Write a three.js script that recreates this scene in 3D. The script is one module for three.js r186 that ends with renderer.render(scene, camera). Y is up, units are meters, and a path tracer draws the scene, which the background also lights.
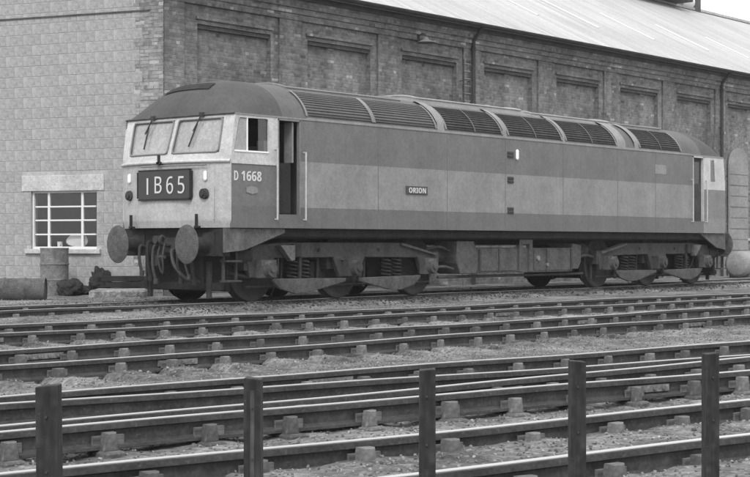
import * as THREE from 'three';
import { mergeGeometries } from 'three/addons/utils/BufferGeometryUtils.js';
import { FontLoader } from 'three/addons/loaders/FontLoader.js';
import { TextGeometry } from 'three/addons/geometries/TextGeometry.js';

// ───────────────────────── camera, sky, sun, exposure ─────────────────────────
const scene = new THREE.Scene();
const camera = new THREE.PerspectiveCamera(17.44, 1024 / 651, 0.1, 3000);
camera.position.set(-18.5, 1.0, 19.8);
{ const yaw = 0.88, pitch = 0.0037;
  camera.lookAt(-18.5 + Math.sin(yaw) * Math.cos(pitch), 1.0 + Math.sin(pitch), 19.8 - Math.cos(yaw) * Math.cos(pitch)); }
const SKY = 1.0;
{ // even, bright overcast: a little brighter towards the zenith
  const W = 64, H = 32, d = new Float32Array(W * H * 4);
  for (let j = 0; j < H; j++) for (let i = 0; i < W; i++) {
    const el = Math.sin((j + 0.5) / H * Math.PI - Math.PI / 2);
    const v = SKY * (0.9 + 0.22 * Math.max(0, el));
    const k = (j * W + i) * 4; d[k] = v; d[k + 1] = v; d[k + 2] = v; d[k + 3] = 1;
  }
  const t = new THREE.DataTexture(d, W, H, THREE.RGBAFormat, THREE.FloatType);
  t.mapping = THREE.EquirectangularReflectionMapping; t.magFilter = THREE.LinearFilter; t.minFilter = THREE.LinearFilter; t.needsUpdate = true;
  scene.background = t; scene.environment = t;
}
const sun = new THREE.DirectionalLight(0xffffff, 1.4);
sun.position.set(-30 + 5, 40, 20 + 5); sun.target.position.set(5, 0, 5);
sun.castShadow = true; sun.shadow.radius = 26; sun.shadow.mapSize.set(2048, 2048);
Object.assign(sun.shadow.camera, { left: -45, right: 45, top: 45, bottom: -45, near: 1, far: 150 });
scene.add(sun, sun.target);
const renderer = new THREE.WebGLRenderer({ antialias: true });
renderer.setSize(1024, 651);
renderer.toneMapping = THREE.LinearToneMapping;
renderer.toneMappingExposure = 1.46;
renderer.shadowMap.enabled = true;

// ───────────────────────── helpers ─────────────────────────
let seed = 1234567;
const rnd = () => { seed |= 0; seed = seed + 0x6D2B79F5 | 0; let t = Math.imul(seed ^ seed >>> 15, 1 | seed); t = t + Math.imul(t ^ t >>> 7, 61 | t) ^ t; return ((t ^ t >>> 14) >>> 0) / 4294967296; };
const rr = (a, b) => a + (b - a) * rnd();
const hash = (x, y, s) => { let h = Math.imul(x | 0, 374761393) + Math.imul(y | 0, 668265263) + Math.imul(s | 0, 1274126177); h = Math.imul(h ^ h >>> 13, 1274126177); return ((h ^ h >>> 16) >>> 0) / 4294967296; };
const sm = t => t * t * (3 - 2 * t);
const mod = (a, n) => ((a % n) + n) % n;
function vnoise(x, y, px, py, s) { // lattice noise, periodic in px, py cells
  const i = Math.floor(x), j = Math.floor(y), u = sm(x - i), v = sm(y - j);
  const A = (a, b) => hash(px ? mod(a, px) : a, py ? mod(b, py) : b, s);
  return (A(i, j) * (1 - u) + A(i + 1, j) * u) * (1 - v) + (A(i, j + 1) * (1 - u) + A(i + 1, j + 1) * u) * v;
}
const fbm = (x, y, s) => 0.5 * vnoise(x, y, 0, 0, s) + 0.28 * vnoise(x * 2.1, y * 2.1, 0, 0, s + 1) + 0.15 * vnoise(x * 4.3, y * 4.3, 0, 0, s + 2) + 0.07 * vnoise(x * 9, y * 9, 0, 0, s + 3);
function tex(size, span, fn, srgb = true) { // greyscale, tileable; span = metres covered
  const d = new Uint8Array(size * size * 4);
  for (let j = 0; j < size; j++) for (let i = 0; i < size; i++) {
    const v = Math.max(0, Math.min(255, fn(i / size, j / size) * 255)), k = (j * size + i) * 4;
    d[k] = d[k + 1] = d[k + 2] = v; d[k + 3] = 255;
  }
  const t = new THREE.DataTexture(d, size, size, THREE.RGBAFormat);
  t.wrapS = t.wrapT = THREE.RepeatWrapping; t.magFilter = THREE.LinearFilter; t.minFilter = THREE.LinearMipmapLinearFilter; t.generateMipmaps = true;
  if (srgb) t.colorSpace = THREE.SRGBColorSpace;
  t.repeat.set(1 / span, 1 / span); t.needsUpdate = true; return t;
}
const N = (u, v, c, s) => vnoise(u * c, v * c, c, c, s);
const N2 = (u, v, cx, cy, s) => vnoise(u * cx, v * cy, cx, cy, s);

// textures (all tile; values are surface tone only)
const paintMap = tex(1024, 4, (u, v) => 0.86 + 0.07 * (N(u, v, 6, 1) - .5) + 0.045 * (N2(u, v, 190, 9, 2) - .5) + 0.07 * (N(u, v, 22, 10) - .5) + 0.08 * (N(u, v, 90, 3) - .5) + 0.11 * (N(u, v, 330, 4) - .5) + (N(u, v, 240, 5) > .93 ? 0.10 : 0) - (N(u, v, 170, 6) > .95 ? 0.12 : 0));
const paintBump = tex(512, 4, (u, v) => 0.5 + 0.7 * (N2(u, v, 7, 3, 7) - .5) + 0.12 * (N(u, v, 30, 8) - .5), false);
const grimeMap = tex(1024, 2, (u, v) => 0.74 + 0.18 * (N(u, v, 9, 11) - .5) + 0.14 * (N(u, v, 34, 12) - .5) + 0.18 * (N(u, v, 130, 13) - .5) + (N(u, v, 100, 14) > .92 ? 0.2 : 0));
const grimeBump = tex(512, 2, (u, v) => 0.5 * N(u, v, 40, 15) + 0.5 * N(u, v, 130, 16), false);
const ashFn = (u, v) => 0.70 + 0.34 * (N(u, v, 7, 21) - .5) + 0.28 * (N(u, v, 25, 22) - .5) + 0.26 * (N(u, v, 110, 23) - .5) + 0.24 * (N(u, v, 300, 24) - .5) + (N(u, v, 210, 25) > .93 ? 0.14 : 0);
const ashMap = tex(1024, 5, ashFn);
const ashBump = tex(1024, 5, (u, v) => 0.45 * N(u, v, 110, 23) + 0.4 * N(u, v, 240, 26) + 0.15 * N(u, v, 60, 27), false);
const woodMap = tex(512, 1, (u, v) => 0.70 + 0.28 * (N2(u, v, 3, 70, 31) - .5) + 0.2 * (N2(u, v, 10, 128, 32) - .5) + 0.2 * (N(u, v, 20, 33) - .5));
const woodMapV = tex(512, 1, (u, v) => 0.70 + 0.3 * (N2(u, v, 64, 5, 34) - .5) + 0.2 * (N2(u, v, 128, 16, 35) - .5) + 0.25 * (N(u, v, 40, 36) - .5) + (N(u, v, 120, 37) > .93 ? 0.2 : 0));
const blockMap = tex(512, 2.3, (u, v) => 0.87 + 0.10 * (N(u, v, 6, 41) - .5) + 0.10 * (N(u, v, 40, 42) - .5) + 0.13 * (N(u, v, 128, 43) - .5) - (N(u, v, 100, 44) > .95 ? 0.16 : 0));
const blockBump = tex(512, 2.3, (u, v) => 0.5 * N(u, v, 128, 45) + 0.5 * N(u, v, 60, 46), false);
const roofMap = tex(1024, 14, (u, v) => 0.86 + 0.10 * (N2(u, v, 90, 5, 51) - .5) + 0.09 * (N2(u, v, 220, 12, 52) - .5) + 0.07 * (N(u, v, 10, 53) - .5) + 0.07 * (N(u, v, 256, 54) - .5));
const BR = { w: 0.225, h: 0.075, cols: 32, rows: 96 };      // 7.2 m x 7.2 m of bonded brick
const brickCell = (u, v) => {
  const row = Math.floor(v * BR.rows), half = row % 2 ? 0.5 : 0, header = row % 4 === 2;
  const cols = header ? BR.cols * 2 : BR.cols; let x = u * cols + (header ? 0.25 : half); const c = mod(Math.floor(x), cols);
  const fx = x - Math.floor(x), fy = v * BR.rows - row;
  const m = Math.min(fx, 1 - fx) * (header ? .11 : .225), n = Math.min(fy, 1 - fy) * .075;
  return [c, row, Math.min(m, n) < 0.0055];
};
const brickMap = tex(2048, 7.2, (u, v) => {
  const [c, r, mortar] = brickCell(u, v);
  const stain = 0.16 * (N(u, v, 5, 61) - .5) + 0.12 * (N(u, v, 14, 62) - .5) + 0.10 * (N2(u, v, 40, 4, 66) - .5);
  const g = 0.14 * (N(u, v, 500, 63) - .5) + 0.14 * (N(u, v, 90, 69) - .5);
  if (mortar) return 0.64 + stain + g;
  const t = hash(c, r, 64), p = hash(c, r, 65);
  return 0.62 + 0.12 * (t - .5) + stain + g + (p > .975 ? 0.2 : p < .04 ? -0.1 : 0);
});
const brickBump = tex(2048, 7.2, (u, v) => { const [c, r, m] = brickCell(u, v); return m ? 0.2 : 0.75 + 0.2 * hash(c, r, 67) + 0.05 * N(u, v, 700, 68); }, false);

const mat = (v, o = {}) => new THREE.MeshStandardMaterial({ color: new THREE.Color().setRGB(v, v, v), roughness: 0.85, ...o });
const paint = (v, o = {}) => mat(v, { map: paintMap, bumpMap: paintBump, bumpScale: 0.012, roughness: 0.45, ...o });
const grime = (v, o = {}) => mat(v, { map: grimeMap, bumpMap: grimeBump, bumpScale: 0.006, roughness: 0.95, ...o });
const M = {
  upper: paint(0.175), light: paint(0.30), lower: paint(0.16), cabSide: paint(0.185), white: paint(0.68), yellow: paint(0.57), cabRoof: paint(0.085, { roughness: 0.8 }), roofPaint: paint(0.13, { roughness: 0.75 }),
  rib: paint(0.25), cantrail: paint(0.32), grille: grime(0.13), slat: paint(0.16), hatch: paint(0.21), hatchEdge: paint(0.38),
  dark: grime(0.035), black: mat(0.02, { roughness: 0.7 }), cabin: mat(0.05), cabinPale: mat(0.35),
  frame: grime(0.085), frameDark: grime(0.04), tank: grime(0.135), spring: grime(0.03), wheel: grime(0.06), buffer: grime(0.15), bufferShank: grime(0.05), hose: grime(0.045), valance: grime(0.19), pipe: grime(0.10),
  glassDusty: new THREE.MeshPhysicalMaterial({ color: new THREE.Color().setRGB(.50, .50, .50), roughness: 0.3, map: blockMap, clearcoat: 1, clearcoatRoughness: 0.04, transmission: 0.2, thickness: 0 }),
  glassDark: new THREE.MeshPhysicalMaterial({ color: new THREE.Color().setRGB(.88, .88, .88), roughness: 0.05, transmission: 1, thickness: 0, ior: 1.5 }),
  letter: mat(0.58, { roughness: .6 }), plateDark: mat(0.05, { roughness: .6 }), lampWhite: mat(0.85, { roughness: .4 }), headcode: mat(0.035, { roughness: .35 }),
  rubber: mat(0.05), steelTop: mat(0.62, { metalness: 0.75, roughness: 0.38 }), rail: grime(0.085), chair: grime(0.30), chairB: grime(0.22), chairC: grime(0.16), key: mat(0.26, { map: woodMap }),
  sleeper: mat(0.30, { map: woodMap, bumpMap: woodMap, bumpScale: 0.008, roughness: .95 }), sleeperB: mat(0.36, { map: woodMap, bumpMap: woodMap, bumpScale: 0.008, roughness: .95 }), sleeperC: mat(0.24, { map: woodMap, bumpMap: woodMap, bumpScale: 0.008, roughness: .95 }),
  ash: mat(0.29, { map: ashMap, bumpMap: ashBump, bumpScale: 0.02, roughness: 1 }), stone: mat(0.5, { roughness: 1 }),
  post: mat(0.05, { map: woodMapV, bumpMap: woodMapV, bumpScale: 0.006, roughness: .9 }),
  brick: mat(0.46, { map: brickMap, bumpMap: brickBump, bumpScale: 0.008, roughness: .95 }), soot: grime(0.15), corbel: mat(0.48, { map: brickMap, bumpMap: brickBump, bumpScale: 0.008 }), lintel: grime(0.13),
  sheet: mat(0.56, { map: roofMap, roughness: .9 }), flashing: mat(0.68), gutter: grime(0.09),
  mortar: mat(0.52, { map: blockMap, roughness: 1 }), concrete: mat(0.64, { map: blockMap, bumpMap: blockBump, bumpScale: .004 }), slab: mat(0.5, { map: ashMap, bumpMap: ashBump, bumpScale: .01, roughness: 1 }),
  drum: grime(0.29, { roughness: .7 }), drumDark: grime(0.17), rag: grime(0.045), windowWhite: mat(0.72), paper: mat(0.85), door: mat(0.36, { map: blockMap }),
};
const blockMats = [0.465, 0.475, 0.485, 0.50].map(v => mat(v, { map: blockMap, bumpMap: blockBump, bumpScale: .004, roughness: 1 }));
const quoinMats = mat(0.68, { map: brickMap, roughness: 1 });

function boxUV(g) { // uv in metres from the dominant axis of the normal
  g = g.index ? g.toNonIndexed() : g; if (!g.attributes.normal) g.computeVertexNormals();
  const p = g.attributes.position, n = g.attributes.normal, uv = new Float32Array(p.count * 2);
  for (let i = 0; i < p.count; i += 3) {
    const nx = Math.abs(n.getX(i) + n.getX(i + 1) + n.getX(i + 2)), ny = Math.abs(n.getY(i) + n.getY(i + 1) + n.getY(i + 2)), nz = Math.abs(n.getZ(i) + n.getZ(i + 1) + n.getZ(i + 2));
    for (let k = i; k < i + 3; k++) {
      const x = p.getX(k), y = p.getY(k), z = p.getZ(k);
      const [a, b] = ny >= nx && ny >= nz ? [x, z] : nx >= nz ? [z, y] : [x, y];
      uv[k * 2] = a; uv[k * 2 + 1] = b;
    }
  }
  g.setAttribute('uv', new THREE.BufferAttribute(uv, 2));
  for (const k of Object.keys(g.attributes)) if (!['position', 'normal', 'uv'].includes(k)) g.deleteAttribute(k);
  return g;
}
const names = {};
function numbered(n) { const k = names[n] = (names[n] ?? -1) + 1; return k ? n + '_' + String(k).padStart(3, '0') : n; }
function mesh(name, geos, m, parent) {
  geos = (Array.isArray(geos) ? geos : [geos]).map(boxUV);
  const o = new THREE.Mesh(geos.length > 1 ? mergeGeometries(geos) : geos[0], m);
  o.name = parent ? name : numbered(name); o.castShadow = o.receiveShadow = true; (parent || scene).add(o); return o;
}
function tag(o, label, category, group, kind) { o.userData.label = label; if (category) o.userData.category = category; if (group) o.userData.group = group; if (kind) o.userData.kind = kind; return o; }
function thing(name, label, category, pos = [0, 0, 0], group) { const g = new THREE.Group(); g.name = numbered(name); g.position.set(...pos); scene.add(g); return tag(g, label, category, group); }
const V = (x, y, z) => new THREE.Vector3(x, y, z);
const bx = (x0, x1, y0, y1, z0, z1) => new THREE.BoxGeometry(x1 - x0, y1 - y0, z1 - z0).translate((x0 + x1) / 2, (y0 + y1) / 2, (z0 + z1) / 2);
function chamferBox(w, h, d, c) { // box with chamfered vertical edges and top
  const s = new THREE.Shape(); const a = w / 2, b = d / 2;
  s.moveTo(-a + c, -b); s.lineTo(a - c, -b); s.lineTo(a, -b + c); s.lineTo(a, b - c); s.lineTo(a - c, b); s.lineTo(-a + c, b); s.lineTo(-a, b - c); s.lineTo(-a, -b + c); s.closePath();
  const g = new THREE.ExtrudeGeometry(s, { depth: h - c, bevelEnabled: true, bevelThickness: c, bevelSize: c, bevelOffset: -c, bevelSegments: 1 });
  return g.rotateX(-Math.PI / 2);
}
const poly = (pts, holes, z0, z1, bevel = 0) => { // x-y outline extruded from z0 to z1
  const s = new THREE.Shape(pts.map(p => new THREE.Vector2(...p)));
  for (const h of holes || []) s.holes.push(new THREE.Path(h.map(p => new THREE.Vector2(...p))));
  const g = new THREE.ExtrudeGeometry(s, bevel ? { depth: z1 - z0 - 2 * bevel, bevelEnabled: true, bevelThickness: bevel, bevelSize: bevel, bevelOffset: -bevel, bevelSegments: 1 } : { depth: z1 - z0, bevelEnabled: false });
  return g.translate(0, 0, z0 + bevel);
};
const rect = (x0, x1, y0, y1) => [[x0, y0], [x1, y0], [x1, y1], [x0, y1]];
function rod(a, b, r, seg = 8, r2) { const d = b.clone().sub(a), g = new THREE.CylinderGeometry(r2 ?? r, r, d.length(), seg); g.applyQuaternion(new THREE.Quaternion().setFromUnitVectors(V(0, 1, 0), d.clone().normalize())); const m = a.clone().add(b).multiplyScalar(.5); return g.translate(m.x, m.y, m.z); }
const tube = (pts, r, n = 24, seg = 7) => new THREE.TubeGeometry(new THREE.CatmullRomCurve3(pts.map(p => V(...p))), n, r, seg);
const lathe = (pts, seg = 28) => new THREE.LatheGeometry(pts.map(p => new THREE.Vector2(...p)), seg);
function surf(nu, nv, fn, skip) { // sheet from fn(u,v) -> [x,y,z]
  const pos = [], idx = [];
  for (let j = 0; j <= nv; j++) for (let i = 0; i <= nu; i++) pos.push(...fn(i, j));
  for (let j = 0; j < nv; j++) for (let i = 0; i < nu; i++) { if (skip && skip(i, j)) continue; const a = j * (nu + 1) + i, b = a + 1, c = a + nu + 1, d = c + 1; idx.push(a, b, d, a, d, c); }
  const g = new THREE.BufferGeometry(); g.setAttribute('position', new THREE.Float32BufferAttribute(pos, 3)); g.setIndex(idx); g.computeVertexNormals(); return g;
}
const font = await new FontLoader().loadAsync('fonts/droid/droid_sans_bold.typeface.json');
const fontR = await new FontLoader().loadAsync('fonts/droid/droid_sans_regular.typeface.json');
function text(str, size, depth, f = font) { const g = new TextGeometry(str, { font: f, size, depth, curveSegments: 4, bevelEnabled: false }); g.computeBoundingBox(); return g; }

// ───────────────────────── track lines (rail-top height is y = 0) ─────────────────────────
// each: near-left point of a rail, slope dz/dx
const TRK = [
  { x: 0, z: -0.7525, s: 0.0, rails: [0, 1.505], x0: -14, x1: 44, pitch: 0.68, ph: .1, ext: [.5, .5] },
  { x: -6.6, z: 4.02, s: 0.078, rails: [0, 1.505], x0: -13, x1: 34, pitch: 0.62, ph: .0, ext: [.48, .48] },
  { x: -9.5, z: 7.78, s: 0.048, rails: [0, 1.505], x0: -15.5, x1: 26, pitch: 0.63, ph: .25, ext: [.48, .48] },
  { x: -12.2, z: 11.42, s: 0.125, rails: [0, 1.42], x0: -17.5, x1: 12, pitch: 0.62, ph: .1, ext: [.45, .3] },
  { x: -12.3, z: 13.17, s: 0.205, rails: [0, 1.46, 2.62], x0: -18, x1: 4, pitch: 0.62, ph: .28, ext: [.22, .35] },
];
const zAt = (t, x, o = 0) => t.z + (x - t.x) * t.s + o * Math.hypot(1, t.s);
// distance across a track (0 = far rail) and along it
const across = (t, x, z) => ((z - t.z) - (x - t.x) * t.s) / Math.hypot(1, t.s);
const along = (t, x, z) => ((x - t.x) + (z - t.z) * t.s) / Math.hypot(1, t.s);

// ───────────────────────── ground ─────────────────────────
function groundY(x, z) {
  let y = -0.135 + 0.05 * (fbm(x * .55 + 40, z * .55 + 40, 71) - .5) + 0.016 * (fbm(x * 3 + 9, z * 3 + 9, 72) - .5) * 2 + 0.008 * (vnoise(x * 11, z * 11, 0, 0, 73) - .5);
  const q = Math.max(0, Math.min(1, (1.35 - z) / 0.4)), e = Math.max(0, Math.min(1, (x + 3.5) / 3)); y += (0.04 + 0.045 * sm(e)) * sm(q);           // yard level with the rails on the shed side
  for (let k = 1; k < TRK.length; k++) {
    const t = TRK[k], a = across(t, x, z), w = t.rails[t.rails.length - 1];
    if (a < -0.9 || a > w + 0.9) continue;
    const s = along(t, x, z) / t.pitch - t.ph, f = s - Math.round(s);                  // 0 at a sleeper
    const crib = sm(Math.max(0, Math.min(1, (Math.abs(f) - 0.16) / 0.28)));
    const j = hash(Math.floor(s), k, 77);
    const ew = k < 3 ? .14 : .4, wob = .06 * (vnoise(x * 3, z * 3, 0, 0, 78) - .5);
    const edge = sm(Math.max(0, Math.min(1, (a + t.ext[0] + .06 + wob) / ew))) * sm(Math.max(0, Math.min(1, (w + t.ext[1] + .06 + wob - a) / ew)));
    if (k < 3 && a > w + .03) { // ash banked over the sleeper ends and scooped out between them
      const out = 1 - sm(Math.max(0, Math.min(1, (a - w - .25) / .55))); y += out * (.022 - crib * (.10 + .05 * j)); continue; }
    y -= edge * (k < 3 ? 0.062 : 0.034) + edge * crib * (k < 3 ? 0.12 + 0.06 * j : 0.008 + 0.015 * j);
    if (k === 4) y += .07 * sm(Math.max(0, Math.min(1, (a - .75) / .4)));
    const lip = Math.exp(-(((a - w - t.ext[1] - .08) / .12) ** 2)) * crib; y += (k < 3 ? 0.022 : 0.012) * lip * (.4 + j);
  }
  return y;
}
function axis(stops) { const o = []; for (let i = 0; i < stops.length - 1; i++) { const [a, st] = stops[i], b = stops[i + 1][0], n = Math.max(1, Math.round((b - a) / st)); for (let k = 0; k < n; k++) o.push(a + (b - a) * k / n); } o.push(stops[stops.length - 1][0]); return o; }
{
  const xs = axis([[-900, 220], [-60, 12], [-22, 1], [-17, .075], [2, .1], [12, .18], [30, .6], [60, 8], [120, 60], [900, 1]]);
  const zs = axis([[-900, 220], [-60, 10], [-12, .5], [-6, .16], [3, .09], [17.2, .3], [24, 3], [60, 60], [900, 1]]);
  const g = surf(xs.length - 1, zs.length - 1, (i, j) => { const x = xs[i], z = zs[zs.length - 1 - j]; return [x, (Math.abs(x) < 60 && Math.abs(z) < 60) ? groundY(x, z) : -.15, z]; });
  tag(mesh('ground', g, M.ash), 'pale cinder and ash ground of the railway yard', null, null, 'structure');
}
{ // loose clinker and stones
  const g = new THREE.IcosahedronGeometry(1, 0); const p = g.attributes.position;
  for (let i = 0; i < p.count; i++) { const h = hash(Math.round(p.getX(i) * 50), Math.round(p.getY(i) * 50 + 7 * p.getZ(i)), 5); p.setXYZ(i, p.getX(i) * (.75 + .5 * h), p.getY(i) * (.55 + .3 * h), p.getZ(i) * (.7 + .5 * h)); }
  g.computeVertexNormals();
  const n = 60000, im = new THREE.InstancedMesh(g, M.stone, n), m4 = new THREE.Matrix4(), q = new THREE.Quaternion(), c = new THREE.Color();
  for (let i = 0; i < n; i++) {
    // more of them close to the camera side
    const d = 5 + 26 * Math.pow(rnd(), 0.8), a = 0.88 + rr(-.3, .3);
    const x = -18.5 + Math.sin(a) * d, z = 19.8 - Math.cos(a) * d, s = rr(.004, .012) * (rnd() > .95 ? 1.6 : 1);
    q.setFromEuler(new THREE.Euler(rr(0, 6), rr(0, 6), rr(0, 6)));
    m4.compose(V(x, groundY(x, z) + s * .25, z), q, V(s, s, s)); im.setMatrixAt(i, m4);
    const v = rr(.12, .55) + (rnd() > .98 ? .3 : 0); c.setRGB(v, v, v); im.setColorAt(i, c);
  }
  { // darker cinders strewn under and beside the locomotive
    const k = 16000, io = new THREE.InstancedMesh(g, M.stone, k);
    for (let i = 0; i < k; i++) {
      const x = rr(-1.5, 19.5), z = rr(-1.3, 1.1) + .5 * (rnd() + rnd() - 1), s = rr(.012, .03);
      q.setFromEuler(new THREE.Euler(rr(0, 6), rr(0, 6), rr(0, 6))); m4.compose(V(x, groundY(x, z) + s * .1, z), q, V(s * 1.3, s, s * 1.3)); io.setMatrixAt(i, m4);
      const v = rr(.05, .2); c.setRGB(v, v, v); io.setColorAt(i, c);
    }
    io.name = 'dark_cinders'; io.castShadow = io.receiveShadow = true; scene.add(io); tag(io, 'dark cinders under and beside the locomotive', 'cinders', null, 'stuff');
  }
  im.name = 'ballast_stones'; im.castShadow = im.receiveShadow = true; scene.add(im);
  tag(im, 'loose clinker and stones strewn between the tracks', 'ballast', null, 'stuff');
}

// ───────────────────────── railway tracks ─────────────────────────
{
  const prof = new THREE.Shape(); // bullhead rail section, top at 0
  [[-.034, -.004], [-.030, 0], [.030, 0], [.034, -.004], [.036, -.034], [.011, -.044], [.010, -.108], [.058, -.126], [.060, -.142], [.055, -.145], [-.055, -.145], [-.060, -.142], [-.058, -.126], [-.010, -.108], [-.011, -.044], [-.036, -.034]].forEach((p, i) => i ? prof.lineTo(...p) : prof.moveTo(...p));
  prof.closePath();
  const labels = ['railway track beside the shed that the locomotive stands on', 'railway track just in front of the locomotive, second from the shed', 'railway track in the middle of the yard with scooped ash beside its sleepers', 'railway track with check rail just behind the three rail turnout', 'three rail turnout track nearest to the fence posts'];
  const slG = [rr(-.01, .01), .012, -.015].map(d => boxUV(new THREE.BoxGeometry(1, .13, .25)));
  const chairG = (() => { // cast chair: base plate with two jaws, and a wooden key
    const base = chamferBox(.15, .045, .32, .012), jawA = poly([[-.06, 0], [.06, 0], [.042, .115], [-.042, .115]], null, .045, .10, .008), jawB = poly([[-.06, 0], [.06, 0], [.045, .075], [-.045, .075]], null, -.085, -.04, .006);
    return mergeGeometries([base, jawA.translate(0, .04, 0), jawB.translate(0, .04, 0)].map(boxUV));
  })();
  const keyG = boxUV(bx(-.09, .09, .075, .125, -.042, -.036 + .0));
  const keyG2 = boxUV(bx(-.10, .10, .07, .125, .035, .052));
  TRK.forEach((t, k) => {
    const turn = -Math.atan(t.s), L = (t.x1 - t.x0) * Math.hypot(1, t.s);
    const g = thing('railway_track', labels[k], 'track', [t.x, 0, t.z], 'tracks of the yard'); g.rotation.y = turn;
    const a0 = along(t, t.x0, zAt(t, t.x0)), a1 = a0 + L;
    const offs = t.rails.slice(); if (k === 3) offs.push(0.5);
    const bend = (geo, i) => { const p = geo.attributes.position; for (let j = 0; j < p.count; j++) { const x = p.getX(j), q = k * 2.1 + i * 1.3; p.setZ(j, p.getZ(j) + .010 * Math.sin(x * .43 + q) + .006 * Math.sin(x * 1.27 + 2 * q)); p.setY(j, p.getY(j) + .007 * Math.sin(x * .61 + q * 3) + .003 * Math.sin(x * 1.9 + q)); } return geo; };
    offs.forEach((o, i) => {
      const g1 = new THREE.ExtrudeGeometry(prof, { depth: L, steps: 90, bevelEnabled: false }).rotateY(Math.PI / 2).translate(a0, 0, o); bend(g1, i);
      // the check rail of the fourth track drifts away from its stock rail
      if (k === 3 && i === 2) { const p = g1.attributes.position; for (let j = 0; j < p.count; j++) { const x = p.getX(j); p.setZ(j, p.getZ(j) + 0.095 * (x - 0)); } g1.computeVertexNormals(); }
      if (k === 4 && i === 2) { const p = g1.attributes.position; for (let j = 0; j < p.count; j++) p.setZ(j, p.getZ(j) + 0.012 * p.getX(j)); }
      const r = mesh('rail', g1, M.rail, g);
      const st = new THREE.BoxGeometry(L, .004, .052, 90, 1, 1).translate(a0 + L / 2, .002, o); bend(st, i);
      if (k === 3 && i === 2) { const p = st.attributes.position; for (let j = 0; j < p.count; j++) p.setZ(j, p.getZ(j) + 0.095 * p.getX(j)); }
      if (k === 4 && i === 2) { const p = st.attributes.position; for (let j = 0; j < p.count; j++) p.setZ(j, p.getZ(j) + 0.012 * p.getX(j)); }
      mesh('running_surface', st, M.steelTop, r);
      if (i < 2) for (let fx = a0 + 3.1 + i * .4 + k * 1.7; fx < a1; fx += 9.1) mesh('fishplate', [bx(fx - .23, fx + .23, -.100, -.048, o - .03, o + .03), ...[-.16, -.06, .06, .16].map(b => bx(fx + b - .014, fx + b + .014, -.086, -.060, o - .045, o + .045))].map(q => bend(q, i)), M.chair, r);
    });
    const w0 = -t.ext[0], w1 = t.rails[t.rails.length - 1] + t.ext[1];
    for (let s = Math.ceil(a0 / t.pitch); (s + t.ph) * t.pitch < a1; s++) {
      const x = (s + t.ph + (hash(s, k, 12) - .5) * .1) * t.pitch;
      const sl = new THREE.Mesh(slG[mod(s * 7, 3)], [M.sleeper, M.sleeperB, M.sleeperC][mod(Math.floor(hash(s, k, 3) * 9), 3)]);
      sl.name = 'sleeper'; sl.castShadow = sl.receiveShadow = true; g.add(sl);
      const len = w1 - w0 + (hash(s, k, 4) - .5) * .12; sl.rotation.y = Math.PI / 2 + (hash(s, k, 5) - .5) * .03; sl.scale.x = len; sl.position.set(x, -.255, (w0 + w1) / 2);
      sl.updateMatrix();
      if (k === 0 && (x > -2 && x < 22)) { /* under the locomotive: chairs unseen behind the near rail ends */ }
      for (const o of offs) {
        if (k === 3 && o === 0.5) continue;
        const c = new THREE.Mesh(chairG, [M.chair, M.chairB, M.chairC][Math.floor(hash(s, k, 16 + o) * 3)]); c.name = 'rail_chair'; c.castShadow = c.receiveShadow = true;
        const off = (k === 4 && o > 2) ? 0.012 * x : 0;
        // child of the sleeper: undo its scale and turn
        const m4 = new THREE.Matrix4().makeTranslation(x, -.19, o + off).multiply(new THREE.Matrix4().makeRotationY((hash(s, k, 13 + o) - .5) * .1)).multiply(new THREE.Matrix4().makeScale(.9 + .25 * hash(s, k, 14 + o), .9 + .12 * hash(s, k, 15 + o), 1)); const local = sl.matrix.clone().invert().multiply(m4);
        local.decompose(c.position, c.quaternion, c.scale); sl.add(c);
        if (k >= 1) { const ky = new THREE.Mesh(keyG2, M.key); ky.name = 'wooden_key'; ky.castShadow = ky.receiveShadow = true; const m5 = new THREE.Matrix4().makeTranslation(x + (hash(s, k, 8) - .5) * .04, -.19, o + off); sl.matrix.clone().invert().multiply(m5).decompose(ky.position, ky.quaternion, ky.scale); sl.add(ky); }
      }
    }
  });
}

// ───────────────────────── fence posts ─────────────────────────
{
  const P = [[-15.245, 15.73, .538, 'leftmost of the five dark fence posts in the foreground'], [-14.553, 15.979, .529, 'second dark fence post from the left, pale streak down its middle'], [-13.873, 16.224, .531, 'middle one of the five dark fence posts in the foreground'], [-13.201, 16.465, .534, 'fourth dark fence post from the left in the foreground'], [-12.53, 16.707, .541, 'rightmost of the five dark fence posts in the foreground']];
  P.forEach(([x, z, top, label], i) => {
    const gy = groundY(x, z) - .12, h = top - gy, w = [.068, .060, .060, .060, .055][i];
    const g = chamferBox(w, h, .075, .0025); const p = g.attributes.position;
    for (let k = 0; k < p.count; k++) { const y = p.getY(k) / h; p.setX(k, p.getX(k) * (1 + .04 * (1 - y)) + .004 * Math.sin(y * 5 + i)); p.setY(k, p.getY(k) + (y > .9 ? .003 * Math.sin(i * 3 + p.getX(k) * 40) : 0)); }
    g.computeVertexNormals();
    const gr = thing('fence_post', label, 'post', [x, gy, z], 'dark posts along the near side of the yard'); gr.rotation.y = -.88 + .04 * (i - 2); gr.rotation.z = [.006, -.004, -.003, .004, .006][i];
    mesh('shaft', g, M.post, gr);
    const face = []; for (const yy of [.1, .28]) face.push(new THREE.CylinderGeometry(.004, .004, .012, 8).rotateX(Math.PI / 2).translate(0, h - yy, .041));
    mesh('staple', face, M.rail, gr);
    if (i === 1) mesh('weathered_strip', bx(-.007, .007, h - .42, h - .04, .037, .0395), mat(0.13, { map: woodMapV }), gr);
  });
}

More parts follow.
